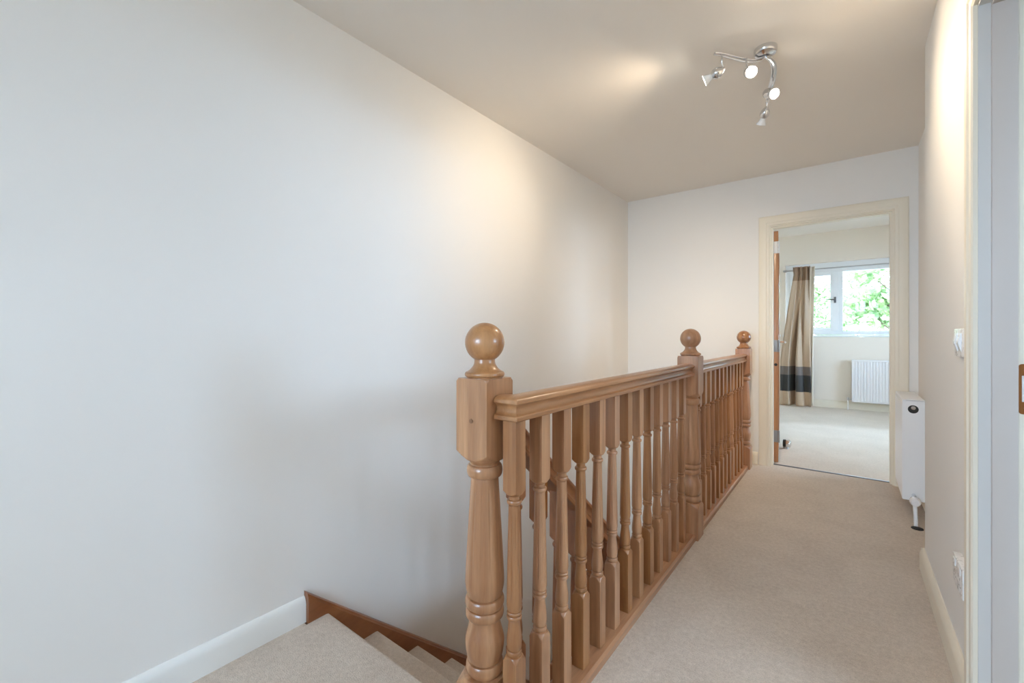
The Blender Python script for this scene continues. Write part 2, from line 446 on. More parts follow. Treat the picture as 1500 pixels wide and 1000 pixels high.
def make_baluster(zb, zt, dz=0.0):
    rows = [(z+dz if 0 < i else z, r) for i, (z, r) in enumerate(baluster_rows(zb, zt-dz))]
    t0, t1 = .262+dz, .679+dz
    return turned(BH, rows, 64, flute=(t0+.135, t1-.045, 0.0016, 10))

NH = .053
def newel_rows(zb):
    B = .1
    rows = [(zb, B), (.163, B), (.186, .0555), (.1885, .0420), (.191, .0420)]
    rows += torus(.1915, .222, .0435, .0497, 8)
    rows += [(.2225, .0400), (.2250, .0400), (.2255, .0440)]
    def bulb(t):
        return (.0450 + .0068*math.sin(math.pi/2*min(1, t/.42))) if t < .42 else .0518 - .0118*sm((t-.42)/.58)
    rows += seg(.2265, .330, bulb, 26)
    rows += [(.3315, .0398), (.334, .0400), (.3345, .0440)]
    rows += torus(.335, .361, .0455, .0512, 8)
    rows += [(.3613, .0440), (.3635, .0440)]
    rows += torus(.364, .390, .0460, .0520, 8)
    rows += [(.3904, .0425), (.3930, .0425), (.3940, .0455)]
    rows += seg(.3945, .430, lambda t: .0462 + .0057*math.sin(math.pi/2*t), 8)
    rows += seg(.435, .702, lambda t: .0519 - .0156*t**1.1, 30)
    rows += [(.7045, .0360), (.7055, .0400)]
    rows += torus(.7065, .738, .0412, .0478, 8)
    rows += [(.7385, .0385), (.742, .0385), (.748, .0420), (.7535, .0510), (.776, B), (.955, B), (.966, .0700)]
    return rows
def finial_rows():
    p = [(.0001, .964), (.047, .9645), (.047, .968), (.0475, .9685)]
    for k in range(7):
        a = -math.pi/2 + k*math.pi/6
        p.append((.0475+.0055*math.cos(a), .9755+.007*math.sin(a)))
    for k in range(1, 9):
        t = k/8; p.append((.046-.0185*math.sin(math.pi/2*t)**.8, .983+.027*t))
    cz, r = 1.0595, .0525
    a0 = -math.acos(.0275/r)
    for k in range(21):
        a = a0 + (math.pi/2-a0)*k/20
        p.append((max(.0001, r*math.cos(a)), cz + r*math.sin(a)))
    return p

# handrail section: (across, height above zero at underside)
HALF = [(.0, .0), (.0325, .0), (.0350, .0025), (.0350, .0115), (.0335, .0130), (.0300, .0135), (.0255, .0165), (.0228, .0220), (.0222, .0290),
        (.0240, .0350), (.0285, .0400), (.0335, .0425), (.0350, .0440), (.0350, .0500), (.0335, .0530), (.0290, .0565), (.0180, .0600), (0, .0615)]
SEC = HALF + [(-a, b) for a, b in HALF[1:-1]][::-1]
def sweep(path, z0, sec, slope=0.0):
    """path 2-D points; z0 at each point"""
    P = [Vector((p[0], p[1])) for p in path]; out = MB(); vs = []; n = len(sec)
    for i, p in enumerate(P):
        ds = []
        if i > 0: ds.append((P[i]-P[i-1]).normalized())
        if i < len(P)-1: ds.append((P[i+1]-P[i]).normalized())
        ns = [Vector((d.y, -d.x)) for d in ds]
        nn = ns[0] if len(ns) == 1 else (ns[0]+ns[1])/(1+ns[0].dot(ns[1]))
        z = z0[i] if isinstance(z0, (list, tuple)) else z0
        k = math.sqrt(1+slope*slope)
        for a, b in sec:
            q = p + nn*a
            vs.append((q.x, q.y, z + b*k))
    fs = [(i*n+j, i*n+(j+1) % n, (i+1)*n+(j+1) % n, (i+1)*n+j) for i in range(len(P)-1) for j in range(n)]
    fs += [tuple(range(n))[::-1], tuple((len(P)-1)*n+j for j in range(n))]
    out.add(vs, fs)
    return out

# ---- landing balustrade
RX = -.675
bal = empty('balustrade', (RX, 2.4, 0))
tag(bal, 'honey-coloured turned oak banister along the landing edge with three ball-topped posts', 'banister')
def P(x, y, z): return (x - RX, y - 2.4, z)
NEWELS = [(-.766, .873), (-.672, 2.445), (-.672, 3.965)]
nm = turned(NH, newel_rows(-.30), 96, flute=(.455, .69, .0013, 12)).build('newel_post', M['wood_z'], bal, 30, P(*NEWELS[0], 0))
fm = MB(); fm.lathe(finial_rows(), 48); fo = fm.build('ball_finial', M['wood_z'], nm, 40)
n2 = dup(nm, P(*NEWELS[1], 0), bal); n3 = dup(nm, P(*NEWELS[2], 0), bal)
pm = MB(); pm.lathe([(.0001, 0), (.0058, 0), (.0058, .002), (.0001, .002)], 18, Matrix.Translation((0, -NH+.0005, .858)) @ Matrix.Rotation(R(90), 4, 'X'))
po = pm.build('wooden_plug', M['plug'], nm); po['label'] = 'darker round plug in the face of the post'
sweep([(.003, -.0075), (.003, -1.52), (-.0365, -1.52)], .865, SEC).build('handrail', M['wood_y'], bal, 34)
sweep([(0, 1.517), (0, .098)], .865, SEC).build('handrail', M['wood_y'], bal, 34)
BR = [(-.044, 0), (.044, 0), (.044, .022), (.036, .030), (-.036, .030), (-.044, .022)]
sweep([(0, -.0085), (0, -1.55)], 0, BR).build('base_rail', M['wood_y'], bal, 25)
sweep([(0, 1.512), (0, .098)], 0, BR).build('base_rail', M['wood_y'], bal, 25)
b0 = make_baluster(.0305, .872).build('baluster', M['wood_z'], bal, 30, P(RX, .863+BH, 0))
for k in range(1, 13):
    dup(b0, P(RX, .863+BH+.1165*k, 0), bal)
gap = (3.912 - 2.498 - 12*.041)/13
for k in range(12):
    dup(b0, P(RX, 2.498 + gap + BH + k*(.041+gap), 0), bal)

# ---- stairs
RISE, RUN = .2, .236
SL = RISE/RUN
st = empty('staircase', (-1.2, YN, ZL))
tag(st, 'carpeted stairs going down beside the plain wall with an oak string', 'stairs')
def Q(m): # shift a mesh built in world coordinates to the staircase origin
    m.v = [(x+1.2, y-YN, z-ZL) for x, y, z in m.v]; return m
for k in range(1, 13):
    yn = YN + RUN*k; z = ZL - RISE*k
    m = MB(); m.prism(nose(yn, z, yn-RUN-.0215, z-RISE+.001), 'x', XL+.0355, -.791)
    Q(m).build('carpeted_step', M['carpet'], st)
# wall string: sloped board with a moulded top
def string_board(x0, x1, ys, ye, ztop, slope, depth, flat_end=True, lip=0.0):
    """ztop at ys; board falls with slope; returns mesh"""
    o = MB()
    sec = [(0, -depth), (x1-x0, -depth), (x1-x0, -.016), (x1-x0-.004, -.010), (x1-x0-.006, -.004), (x1-x0-.012, 0), (0, 0)]
    n = len(sec); vs = []
    for y in (ys, ye):
        z = ztop - slope*(y-ys)
        for a, b in sec:
            zz = z + b
            if y == ys and b == -depth: zz = max(zz, ZL-.02) if flat_end else zz
            vs.append((x0+a, y, zz))
    fs = [(j, (j+1) % n, n+(j+1) % n, n+j) for j in range(n)] + [tuple(range(n))[::-1], tuple(range(n, 2*n))]
    o.add(vs, fs); return o
sws = .860
m = string_board(XL+.0005, XL+.035, .875, 3.80, .050, sws, .42)
w = Q(m).build('wall_string', M['wood_s'], st)
m = string_board(-.790, -.745, .930, 3.803, .025, SL, .34, flat_end=False)
Q(m).build('outer_string', M['wood_s'], st)

# ---- stair balustrade
SX = -.766
sb = empty('stair_balustrade', (SX, .93, 0))
tag(sb, 'descending oak stair banister seen through the landing spindles', 'banister')
zr = lambda y: .607 - SL*(y-1.264) - .061*math.sqrt(1+SL**2)     # underside of the rail
SEC2 = SEC
y0, y1 = .9275, 3.806
sweep([(0, y0-.93), (0, y1-.93)], [zr(y0), zr(y1)], SEC2, SL).build('handrail', M['wood_s'], sb, 34)
zs0 = lambda y: .025 - SL*(y-.930) + .001
# stair spindle, turned zone placed by the first one
yb = .990+BH
tz = .603 - .679
def slope_mesh(mb):
    # cut both ends to the pitch
    zmin = min(v[2] for v in mb.v); zmax = max(v[2] for v in mb.v)
    nv = []
    for x, y, z in mb.v:
        if abs(z-zmin) < 1e-6: z -= SL*y
        elif abs(z-zmax) < 1e-6: z -= SL*y
        nv.append((x, y, z))
    mb.v = nv; return mb
rows = [(z+tz, r) for z, r in baluster_rows(.0305, .872)]
rows[0] = (zs0(yb)+.003, .04); rows[-1] = (zr(yb)+.003, .04)
sb0 = slope_mesh(turned(BH, rows, 64, flute=(.262+tz+.135, .679+tz-.045, 0.0016, 10))).build('baluster', M['wood_s'], sb, 30, (0, yb-.93, 0))
for k in range(1, 23):
    dy = .1165*k
    dup(sb0, (0, yb-.93+dy, -SL*dy), sb)
nb = turned(NH, newel_rows(-.07), 96, flute=(.455, .69, .0013, 12)).build('newel_post', M['wood_s'], sb, 30, (0, 3.862-.93, ZD+.07))
fm2 = MB(); fm2.lathe(finial_rows(), 32); fm2.build('ball_finial', M['wood_s'], nb, 40)

# ------------------------------------------------------------------ doorways
def arch_profile(w=.078, t=.020):
    # (from inner edge outward, projection)
    return [(0, 0), (0, .010), (.006, .014), (.020, .015), (.026, .019), (.040, .020), (max(w-.012, .046), .020), (w-.004, .017), (w, .012), (w, 0)]
def casing(axis_wall, x0, x1, ztop, face, sgn, prof, z0=0.0):
    """U-shaped mitred architrave. axis_wall 'y': wall plane y=face, runs in x; 'x': wall plane x=face, runs in y."""
    o = MB(); n = len(prof); vs = []
    for (cx, cz, dx, dz) in ((x0, z0, -1, 0), (x0, ztop, -1, 1), (x1, ztop, 1, 1), (x1, z0, 1, 0)):
        for a, b in prof:
            u = cx + dx*a; z = cz + dz*a; q = face + sgn*b
            vs.append((u, q, z) if axis_wall == 'y' else (q, u, z))
    fs = [(i*n+j, i*n+(j+1) % n, (i+1)*n+(j+1) % n, (i+1)*n+j) for i in range(3) for j in range(n)]
    fs += [tuple(range(n)), tuple(range(3*n, 4*n))]
    o.add(vs, fs); return o
d1 = empty('door_1', (DX0, BY0, 0))
struct(d1, 'oak bedroom door standing open in its cream-painted casing', 'door')
def D(m, e):
    lx, ly, lz = e.location; m.v = [(x-lx, y-ly, z-lz) for x, y, z in m.v]; return m
D(casing('y', DX0-.010, DX1+.010, DZ+.008, YF, -1, arch_profile()), d1).build('architrave', M['gloss'], d1, 25)
m = MB()
m.box(DX0-.03, DX0, YF-.001, BY0, 0, DZ); m.box(DX1, DX1+.03, YF-.001, BY0, 0, DZ); m.box(DX0-.03, DX1+.03, YF-.001, BY0, DZ, DZ+.03)
m.box(DX0, DX0+.010, YF+.02, BY0-.045, 0, DZ-.012); m.box(DX1-.012, DX1, YF+.02, BY0-.045, 0, DZ-.012); m.box(DX0, DX1, YF+.02, BY0-.045, DZ-.012, DZ)
D(m, d1).build('door_frame', M['gloss'], d1, 25)
D(casing('y', DX0-.010, DX1+.010, DZ+.008, BY0, 1, arch_profile()), d1).build('architrave', M['gloss'], d1, 25)
# leaf: built closed-at-90 pointing +y, hinge axis at its own origin
lf = MB(); T = .044; LW, LH = .752, 1.952
lf.box(-T, 0, 0, LW, .008, LH, .0015)
# raised panels on the room face
for (a, b, c, d) in ((.10, .34, .25, .95), (.41, .65, .25, .95), (.10, .34, 1.08, 1.82), (.41, .65, 1.08, 1.82)):
    lf.box(-.0005, .006, a, b, c, d, .005)
leaf = lf.build('door_leaf', M['wood_door'], d1, 25, (.037, .004, 0)); leaf.rotation_euler = (0, 0, R(5.7))
leaf['label'] = 'open oak door panel seen edge on'
def hinge(z, mat):
    h = MB(); h.box(-.036, -.003, -.0025, .001, z-.05, z+.05, .0008)
    h.tube([(.004, -.002, z-.05), (.004, -.002, z+.05)], .006, 12)
    for dz in (-.032, 0, .032):
        h.lathe([(.0001, 0), (.004, 0), (.003, .0015), (.0001, .0015)], 10, Matrix.Translation((-.02+(.007 if dz else -.006), -.0024, z+dz)) @ Matrix.Rotation(R(90), 4, 'X'))
    return h.build('hinge', mat, leaf)
hinge(1.815, M['plastic'])['label'] = 'top hinge, its bright highlight put in as white'  # white colour stands in for the highlight on this hinge
hinge(.985, M['hinge']); hinge(.225, M['hinge'])
h = MB(); h.lathe([(.0001, 0), (.011, 0), (.012, .002), (.007, .004), (.0001, .004)], 18, Matrix.Translation((-.018, 0, .828)) @ Matrix.Rotation(R(90), 4, 'X'))
h.build('lock_bolt', M['black'], leaf)
h = MB()
h.box(0, .008, LW-.085, LW-.045, .92, 1.09, .003)
h.tube([(.004, LW-.065, 1.01), (.045, LW-.065, 1.01), (.052, LW-.070, 1.01), (.054, LW-.085, 1.01), (.052, LW-.18, 1.008)], .0085, 12)
h.build('lever_handle', M['chrome'], leaf)
h = MB()
h.box(-T-.008, -T, LW-.085, LW-.045, .92, 1.09, .003)
h.tube([(-T-.004, LW-.065, 1.01), (-T-.045, LW-.065, 1.01), (-T-.052, LW-.070, 1.01), (-T-.054, LW-.085, 1.01), (-T-.052, LW-.18, 1.008)], .0085, 12)
h.build('lever_handle', M['chrome'], leaf)

d2 = empty('door_2', (XR, D2Y1, 0))
struct(d2, 'white-painted door lining and casing in the landing wall', 'door')
D(casing('x', D2Y0-.006, D2Y1+.006, D2Z+.008, XR, -1, arch_profile(.060)), d2).build('architrave', M['gloss'], d2, 25)
D(casing('x', D2Y0-.006, D2Y1+.010, D2Z+.008, XR+.1, 1, arch_profile()), d2).build('architrave', M['gloss'], d2, 25)
m = MB()
m.box(XR-.001, .3505, D2Y1, D2Y1+.03, 0, D2Z, .0); m.box(XR-.001, XR+.101, D2Y0-.03, D2Y0, 0, D2Z); m.box(XR-.001, XR+.101, D2Y0-.03, D2Y1+.03, D2Z, D2Z+.03)
D(m, d2).build('door_frame', M['lining_white'], d2, 25)
m = MB(); m.box(.302, .349, D2Y1-.013, D2Y1, 0, D2Z-.013, .0015); m.box(.302, .349, D2Y0, D2Y0+.013, 0, D2Z-.013, .0015); m.box(.302, .349, D2Y0, D2Y1, D2Z-.013, D2Z, .0015)
D(m, d2).build('door_stop_strip', M['stop_paint'], d2, 25)
# strike plate
m = MB(); m.box(.3505, XR+.101, D2Y1, D2Y1+.03, 0, D2Z)
D(m, d2).build('door_rebate', M['gloss'], d2, 25)
def rrect(x0, x1, z0, z1, r, k=5):
    pts = []
    for cx, cz, a0 in ((x1-r, z1-r, 0), (x0+r, z1-r, 90), (x0+r, z0+r, 180), (x1-r, z0+r, 270)):
        for i in range(k+1):
            a = R(a0 + 90*i/k); pts.append((cx + r*math.cos(a), cz + r*math.sin(a)))
    return pts
sp = MB()
yp = D2Y1
outer = rrect(.351, .377, .874, 1.004, .007); inner = rrect(.3565, .3715, .906, .974, .001)
n = len(outer); vs = []
for pts, yy in ((outer, yp), (outer, yp-.0022), (inner, yp-.0022), (inner, yp+.006)):
    vs += [(u, yy, w_) for u, w_ in pts]
fs = [(i*n+j, i*n+(j+1) % n, (i+1)*n+(j+1) % n, (i+1)*n+j) for i in range(3) for j in range(n)]
sp.add(vs, fs)
spo = D(sp, d2).build('strike_plate', M['brass'], d2, 30); spo['label'] = 'antique brass latch plate'
sc_ = MB()
for zz in (.890, .988):
    sc_.lathe([(.0001, 0), (.0045, 0), (.0035, .0015), (.0001, .0015)], 14, Matrix.Translation((.3645, yp-.0022, zz)) @ Matrix.Rotation(R(90), 4, 'X'))
D(sc_, d2).build('screw', M['steel'], spo, 30, (0,0,0))
ins = MB(); ins.box(.3565, .3715, yp-.0006, yp+.0004, .906, .974)
D(ins, d2).build('latch_recess', M['plastic'], spo, 30)

# ------------------------------------------------------------------ windows
def window(name, label, to_world, u0, u1, z0, z1, lights, depth=.07, sill=None, handle=None):
    """to_world(u, d, z): u across, d depth (0 = frame face towards the room, + outwards)"""
    root = empty(name, to_world((u0+u1)/2, 0, z0)); struct(root, label, 'window')
    ox, oy, oz = root.location
    def B(name_, boxes, mat, par=root):
        m_ = MB()
        for (a, b, c, d_, e, f) in boxes:
            p, q = to_world(a, c, e), to_world(b, d_, f)
            m_.box(min(p[0], q[0]), max(p[0], q[0]), min(p[1], q[1]), max(p[1], q[1]), e, f, .003)
        m_.v = [(x-ox, y-oy, z-oz) for x, y, z in m_.v]
        return m_.build(name_, mat, par, 25)
    fw = .055
    bx = [(u0, u0+fw, 0, depth, z0, z1), (u1-fw, u1, 0, depth, z0, z1), (u0+fw, u1-fw, 0, depth, z0, z0+fw), (u0+fw, u1-fw, 0, depth, z1-fw, z1)]
    for a, b, kind in lights[:-1]:
        bx.append((b, b+fw, 0, depth, z0+fw, z1-fw))
    B('window_frame', bx, M['upvc'])
    for a, b, kind in lights:
        if kind == 'sash':
            s_ = .095; q_ = .050
            sa = B('sash', [(a, a+s_, -.014, .045, z0+fw, z1-fw), (b-s_, b, -.014, .045, z0+fw, z1-fw), (a+s_, b-s_, -.014, .045, z0+fw, z0+fw+q_), (a+s_, b-s_, -.014, .045, z1-fw-q_, z1-fw)], M['upvc'])
            ga, gb, gz0, gz1 = a+s_-.004, b-s_+.004, z0+fw+q_-.004, z1-fw-q_+.004
            g_ = B('pane', [(ga, gb, .012, .018, gz0, gz1)], M['glass'], sa)
        else:
            g_ = B('pane', [(a-.004, b+.004, .025, .031, z0+fw-.004, z1-fw+.004)], M['glass'])
    return root, B
YW = BY1 + .11
tw = lambda u, d, z: (u, YW+d, z)
z0w, z1w = W1[2]+.004, W1[3]-.09
wr, WB = window('window_1', 'white bedroom window looking onto sunlit trees', tw, W1[0], W1[1], z0w, z1w,
    [(W1[0]+.055, -.114, 'sash'), (-.059, .62, 'fixed'), (.675, W1[1]-.055, 'sash')])
WB('window_head', [(W1[0], W1[1], -.02, .07, z1w, W1[3])], M['upvc'])
m = MB(); m.box(W1[0]-.03, W1[1]+.03, BY1-.025, BY1+.25, W1[2]-.028, W1[2], .004)
ox, oy, oz = wr.location; m.v = [(x-ox, y-oy, z-oz) for x, y, z in m.v]; m.build('window_sill', M['upvc'], wr, 25)
m = MB(); hx = -.152
m.box(hx-.014, hx+.014, YW-.026, YW-.013, 1.555, 1.645, .003)
m.tube([(hx, YW-.026, 1.60), (hx, YW-.06, 1.60), (hx-.02, YW-.066, 1.602), (hx-.11, YW-.066, 1.612)], [.010, .010, .009, .006], 12)
m.v = [(x-ox, y-oy, z-oz) for x, y, z in m.v]; m.build('window_handle', M['gun'], wr)

tw2 = lambda u, d, z: (u, YB-.10-d, z)
window('added_window_2', 'unseen white window added for daylight at the near end of the landing', tw2, W2[0], W2[1], W2[2], W2[3], [(W2[0]+.055, -.9, 'sash'), (-.845, W2[1]-.055, 'fixed')])
tw3 = lambda u, d, z: (OX+.10+d, u, z)
window('added_window_3', 'unseen white window added for daylight in the side room', tw3, W3[0], W3[1], W3[2], W3[3], [(W3[0]+.055, .8, 'sash'), (.855, W3[1]-.055, 'fixed')])

tw4 = lambda u, d, z: (BX1+.10+d, u, z)
window('added_window_4', 'unseen white side window added to brighten the bedroom', tw4, W4[0], W4[1], W4[2], W4[3], [(W4[0]+.055, 5.4, 'sash'), (5.455, W4[1]-.055, 'fixed')])

# ------------------------------------------------------------------ ceiling spotlights
FX, FY = -.301, 2.305
cs = empty('ceiling_spotlight', (FX, FY, ZC))
tag(cs, 'chrome four-head spotlight bar on the landing ceiling, lamps lit', 'ceiling light')
def C(p): return (p[0]-FX, p[1]-FY, p[2]-ZC)
m = MB(); m.lathe([(.0001, ZC-FX*0), (.048, ZC), (.048, ZC-.016), (.044, ZC-.024), (.030, ZC-.030), (.0001, ZC-.031)], 36)
m.v = [(x, y, z-ZC) for x, y, z in m.v]; m.build('ceiling_plate', M['chrome'], cs, 40)
def bez(ps, k=20):
    out = []
    for i in range(k+1):
        t = i/k; q = [Vector(p) for p in ps]
        while len(q) > 1: q = [q[j].lerp(q[j+1], t) for j in range(len(q)-1)]
        out.append(q[0])
    return out
def flatbar(pts, w, t):
    """ribbon-like bar of oval section"""
    o = MB(); n = 12; vs = []
    for i, p in enumerate(pts):
        d = (pts[min(i+1, len(pts)-1)] - pts[max(i-1, 0)]); d.z = 0; d.normalize()
        s_ = Vector((-d.y, d.x, 0))
        e = math.sqrt(max(0.02, math.sin(math.pi*(.04+.92*i/(len(pts)-1)))))
        ww = w*(.55+.45*e)
        for j in range(n):
            a = 2*math.pi*j/n
            vs.append(p + s_*ww*math.cos(a) + Vector((0, 0, t*math.sin(a))))
    fs = [(i*n+j, i*n+(j+1) % n, (i+1)*n+(j+1) % n, (i+1)*n+j) for i in range(len(pts)-1) for j in range(n)]
    fs += [tuple(range(n))[::-1], tuple((len(pts)-1)*n+j for j in range(n))]
    o.add(vs, fs); return o
zb_ = 2.362
arm1 = bez([C((-.301, 2.305, zb_)), C((-.345, 2.345, zb_)), C((-.400, 2.27, zb_)), C((-.440, 2.17, zb_)), C((-.482, 2.135, zb_))])
flatbar(arm1, .013, .0045).build('arm', M['chrome'], cs, 40)
arm2 = bez([C((-.301, 2.305, zb_)), C((-.262, 2.37, zb_)), C((-.275, 2.50, zb_)), C((-.330, 2.62, zb_)), C((-.352, 2.765, zb_))])
flatbar(arm2, .013, .0045).build('arm', M['chrome'], cs, 40)
def spot_head(top, joint, aim, lit):
    """top: point on arm; joint: centre of the head's back; aim: unit vector the lamp faces"""
    d = Vector(aim).normalized(); j = Vector(joint)
    rot = d.to_track_quat('Z', 'Y').to_matrix().to_4x4()
    mt = Matrix.Translation(j) @ rot
    h_ = MB()
    h_.lathe([(.0001, -.008), (.007, -.006), (.010, 0), (.017, .009), (.0225, .020), (.0245, .031), (.0225, .043), (.015, .053), (.0001, .054)], 28, mt)
    t = Vector(top)
    h_.tube([t, (t.x, t.y, j.z+.02), j], .0042, 10)
    head = h_.build('spot_head', M['chrome'], cs, 40)
    g_ = MB(); g_.lathe([(.0125, .053), (.0145, .062), (.019, .074), (.0245, .084), (.0250, .087), (.0235, .087), (.0175, .074), (.012, .062), (.0001, .058)], 28, mt)
    g_.build('lamp_glass', M['frost'], head, 40)
    b_ = MB(); b_.lathe([(.0001, .070), (.0165, .0735), (.019, .078), (.0165, .083), (.009, .0865), (.0001, .087)], 24, mt)
    b_.build('bulb', M['lamp'] if lit else M['lamp_dim'], head, 40)
    li = bpy.data.lights.new('spot_lamp', 'SPOT')
    li.color = (1.0, .81, .58); li.energy = lit if lit else 0
    li.spot_size = R(LAMP_ANGLE); li.spot_blend = 1.0; li.shadow_soft_size = .022
    l2 = li.copy(); l2.spot_size = R(62); l2.energy = li.energy*1.1
    for ll in (li, l2):
        lo = bpy.data.objects.new('spot_lamp', ll); COL.objects.link(lo); lo.parent = cs
        lo.location = j + d*.093; lo.rotation_euler = (-d).to_track_quat('Z', 'Y').to_euler()
    return head
LAMP_ANGLE = 120
LE = 19.0
hd = [((-.455, 2.157, zb_), (-.452, 2.175, 2.300), (-1.255, -.13, -.46), LE*.72),
      ((-.372, 2.262, zb_), (-.372, 2.300, 2.315), (.30, -.85, -.50), LE*1.15),
      ((-.300, 2.540, zb_), (-.338, 2.560, 2.320), (.58, -.64, -.52), LE*.72),
      ((-.349, 2.730, zb_), (-.352, 2.740, 2.325), (-.42, .55, -.85), LE*1.4)]
for t_, j_, a_, e_ in hd:
    spot_head(C(t_), C(j_), a_, e_)

# ------------------------------------------------------------------ radiators
def radiator(name, label, length, height, depth):
    """back on local y=0, stands towards -y, runs along +x from 0; z from 0"""
    root = empty(name); tag(root, label, 'radiator')
    b = MB(); t = .014
    # fluted front panel
    pts = []; nf = max(3, int(length/.0333)); w = length/nf
    for i in range(nf):
        x = i*w
        pts += [(x+w*.06, -depth), (x+w*.62, -depth), (x+w*.72, -depth+.006), (x+w*.90, -depth+.006)]
    pts += [(length, -depth), (length, -depth+t), (0, -depth+t), (0, -depth)]
    b.prism(pts, 'z', .020, height-.022)
    b.box(0, length, -depth, -depth+t, 0, .022, .004); b.box(0, length, -depth, -depth+t, height-.024, height, .004)
    b.box(.01, length-.01, -t, 0, .015, height-.015, .004)
    b.build('panel', M['rad'], root, 28)
    s_ = MB()
    for x in (-.0015, length-.0005):
        s_.box(x, x+.002, -depth+.003, -.002, 0, height, .0)
    s_.box(-.0015, length+.0015, -depth+.004, -.002, height-.004, height+.004, .002)
    s_.build('side_and_top_cover', M['rad'], root, 28)
    return root
rh = radiator('radiator', 'slim white radiator on the landing wall, its end panel facing out', .47, .58, .100)
# wall is x = XREC, radiator back at x=.352: local +x -> world +y, local -y -> world -x
rh.location = (.352, 3.42, .118); rh.rotation_euler = (0, 0, R(90))
# in local frame: world y = 3.42 + lx ; world x = .352 - ly*... (ly negative -> smaller world x?)
# rotation +90: local x -> world +y, local y -> world -x ; mirror so that the front faces -x
for o in rh.children:
    for v in o.data.vertices: v.co.y = -v.co.y
    o.data.flip_normals()
def RL(x, y, z): return (y-3.42, .352-x, z-.118)   # world -> local
v = MB(); v.lathe([(.0001, 0), (.0105, 0), (.0105, .004), (.0075, .005), (.0075, .009), (.0001, .009)], 22, Matrix.Translation(RL(.300, 3.4175, .655)) @ Matrix.Rotation(R(-90), 4, 'Y'))
vp = v.build('vent_plug', M['chrome'], rh); 
v = MB(); v.lathe([(.0001, 0), (.0235, 0), (.0235, .0015), (.0001, .0015)], 26, Matrix.Translation(RL(.300, 3.4190, .647)) @ Matrix.Rotation(R(-90), 4, 'Y'))
v.build('vent_recess', M['dark'], rh)
v = MB()
v.tube([RL(.302, 3.419, .150), RL(.302, 3.375, .150)], .010, 14)
v.build('valve_tail', M['chrome'], rh)
v = MB(); hv = Matrix.Translation(RL(.304, 3.385, .128)) @ Matrix.Rotation(R(-90), 4, 'Y')
v.lathe([(.0001, -.012), (.019, -.012), (.0235, -.004), (.0250, .016), (.0240, .032), (.018, .042), (.0001, .044)], 24, hv)
v.build('thermostatic_valve', M['plastic'], rh)
v = MB(); v.tube([RL(.302, 3.360, .135), RL(.302, 3.355, .10), RL(.303, 3.335, .045), RL(.304, 3.330, -.002)], .0095, 14)
v.build('pipe', M['plastic'], rh)
v = MB(); v.lathe([(.0001, 0), (.027, 0), (.026, .004), (.012, .006), (.0001, .006)], 22, Matrix.Translation(RL(.306, 3.292, .0008)))
c_ = v.build('pipe_collar', M['black'], rh); c_['label'] = 'black floor collar under the pipe'
for yy in (3.50, 3.80):
    v = MB(); v.box(yy-3.42, yy-3.42+.03, -.0375, .004, .06, .52, .002)
    v.build('wall_bracket', M['steel'], rh)

rb = radiator('radiator', 'white ribbed radiator below the bedroom window', .90, .60, .075)
rb.location = (.046, BY1-.030, .118)
v = MB(); v.tube([(0, -.04, .03), (-.045, -.04, .03)], .009, 12); v.lathe([(.0001, -.02), (.012, -.02), (.013, .02), (.0001, .022)], 16, Matrix.Translation((-.045, -.04, .035)))
v.build('radiator_valve', M['steel'], rb)
v = MB(); v.tube([(-.045, -.04, .02), (-.045, -.04, -.117)], .0075, 12); v.build('pipe', M['plastic'], rb)
for xx in (.15, .70):
    v = MB(); v.box(xx, xx+.03, -.002, .0295, .06, .54, .002); v.build('wall_bracket', M['steel'], rb)

# ------------------------------------------------------------------ switch and socket
sw = empty('light_switch', (XR, 1.895, 1.055)); tag(sw, 'white double rocker light switch on the landing wall above the socket', 'light switch')
m = MB(); m.box(-.011, 0, -.073, .073, -.043, .043, .004); m.build('faceplate', M['plastic'], sw, 30)
for y in (-.028, .028):
    m = MB(); m.prism([(-.0105, -.030), (-.019, .0), (-.0125, .030), (-.0105, .030)], 'y', y-.0135, y+.0135)
    m.build('rocker', M['plastic'], sw, 25)
so = empty('wall_socket', (XR, 1.850, .360)); tag(so, 'white double power socket on the landing wall above the skirting board', 'power socket')
m = MB(); m.box(-.020, 0, -.073, .073, -.043, .043, .003); m.build('faceplate', M['plastic'], so, 30)
for y in (-.036, .036):
    m = MB(); m.box(-.0225, -.020, y-.014, y+.014, .016, .036, .001); m.build('rocker', M['plastic'], so, 25)
    m = MB()
    m.box(-.0202, -.0195, y-.002, y+.002, -.002, .005); m.box(-.0202, -.0195, y-.014, y-.009, -.020, -.017); m.box(-.0202, -.0195, y+.009, y+.014, -.020, -.017)
    m.build('pin_holes', M['dark'], so, 25)

# ------------------------------------------------------------------ door stop
ds = empty('door_stop', (-.470, 4.86, 0)); tag(ds, 'small chrome door stop with black rubber on the bedroom carpet', 'door stop')
m = MB(); m.lathe([(.0001, 0), (.028, 0), (.028, .004), (.018, .008), (.017, .020), (.0001, .021)], 24); m.build('post', M['steel'], ds)
m = MB(); m.lathe([(.0001, 0), (.036, .001), (.037, .006), (.036, .028), (.030, .036), (.016, .041), (.0001, .042)], 24, Matrix.Translation((.006, 0, .048)) @ Matrix.Rotation(R(90), 4, 'Y')); 
m.v = [(x, y, z+.0) for x, y, z in m.v]; m.build('chrome_cap', M['chrome'], ds)
m = MB(); m.lathe([(.0001, 0), (.033, .001), (.035, .006), (.035, .024), (.0001, .0255)], 24, Matrix.Translation((-.020, 0, .048)) @ Matrix.Rotation(R(90), 4, 'Y')); m.build('rubber_buffer', M['black'], ds)

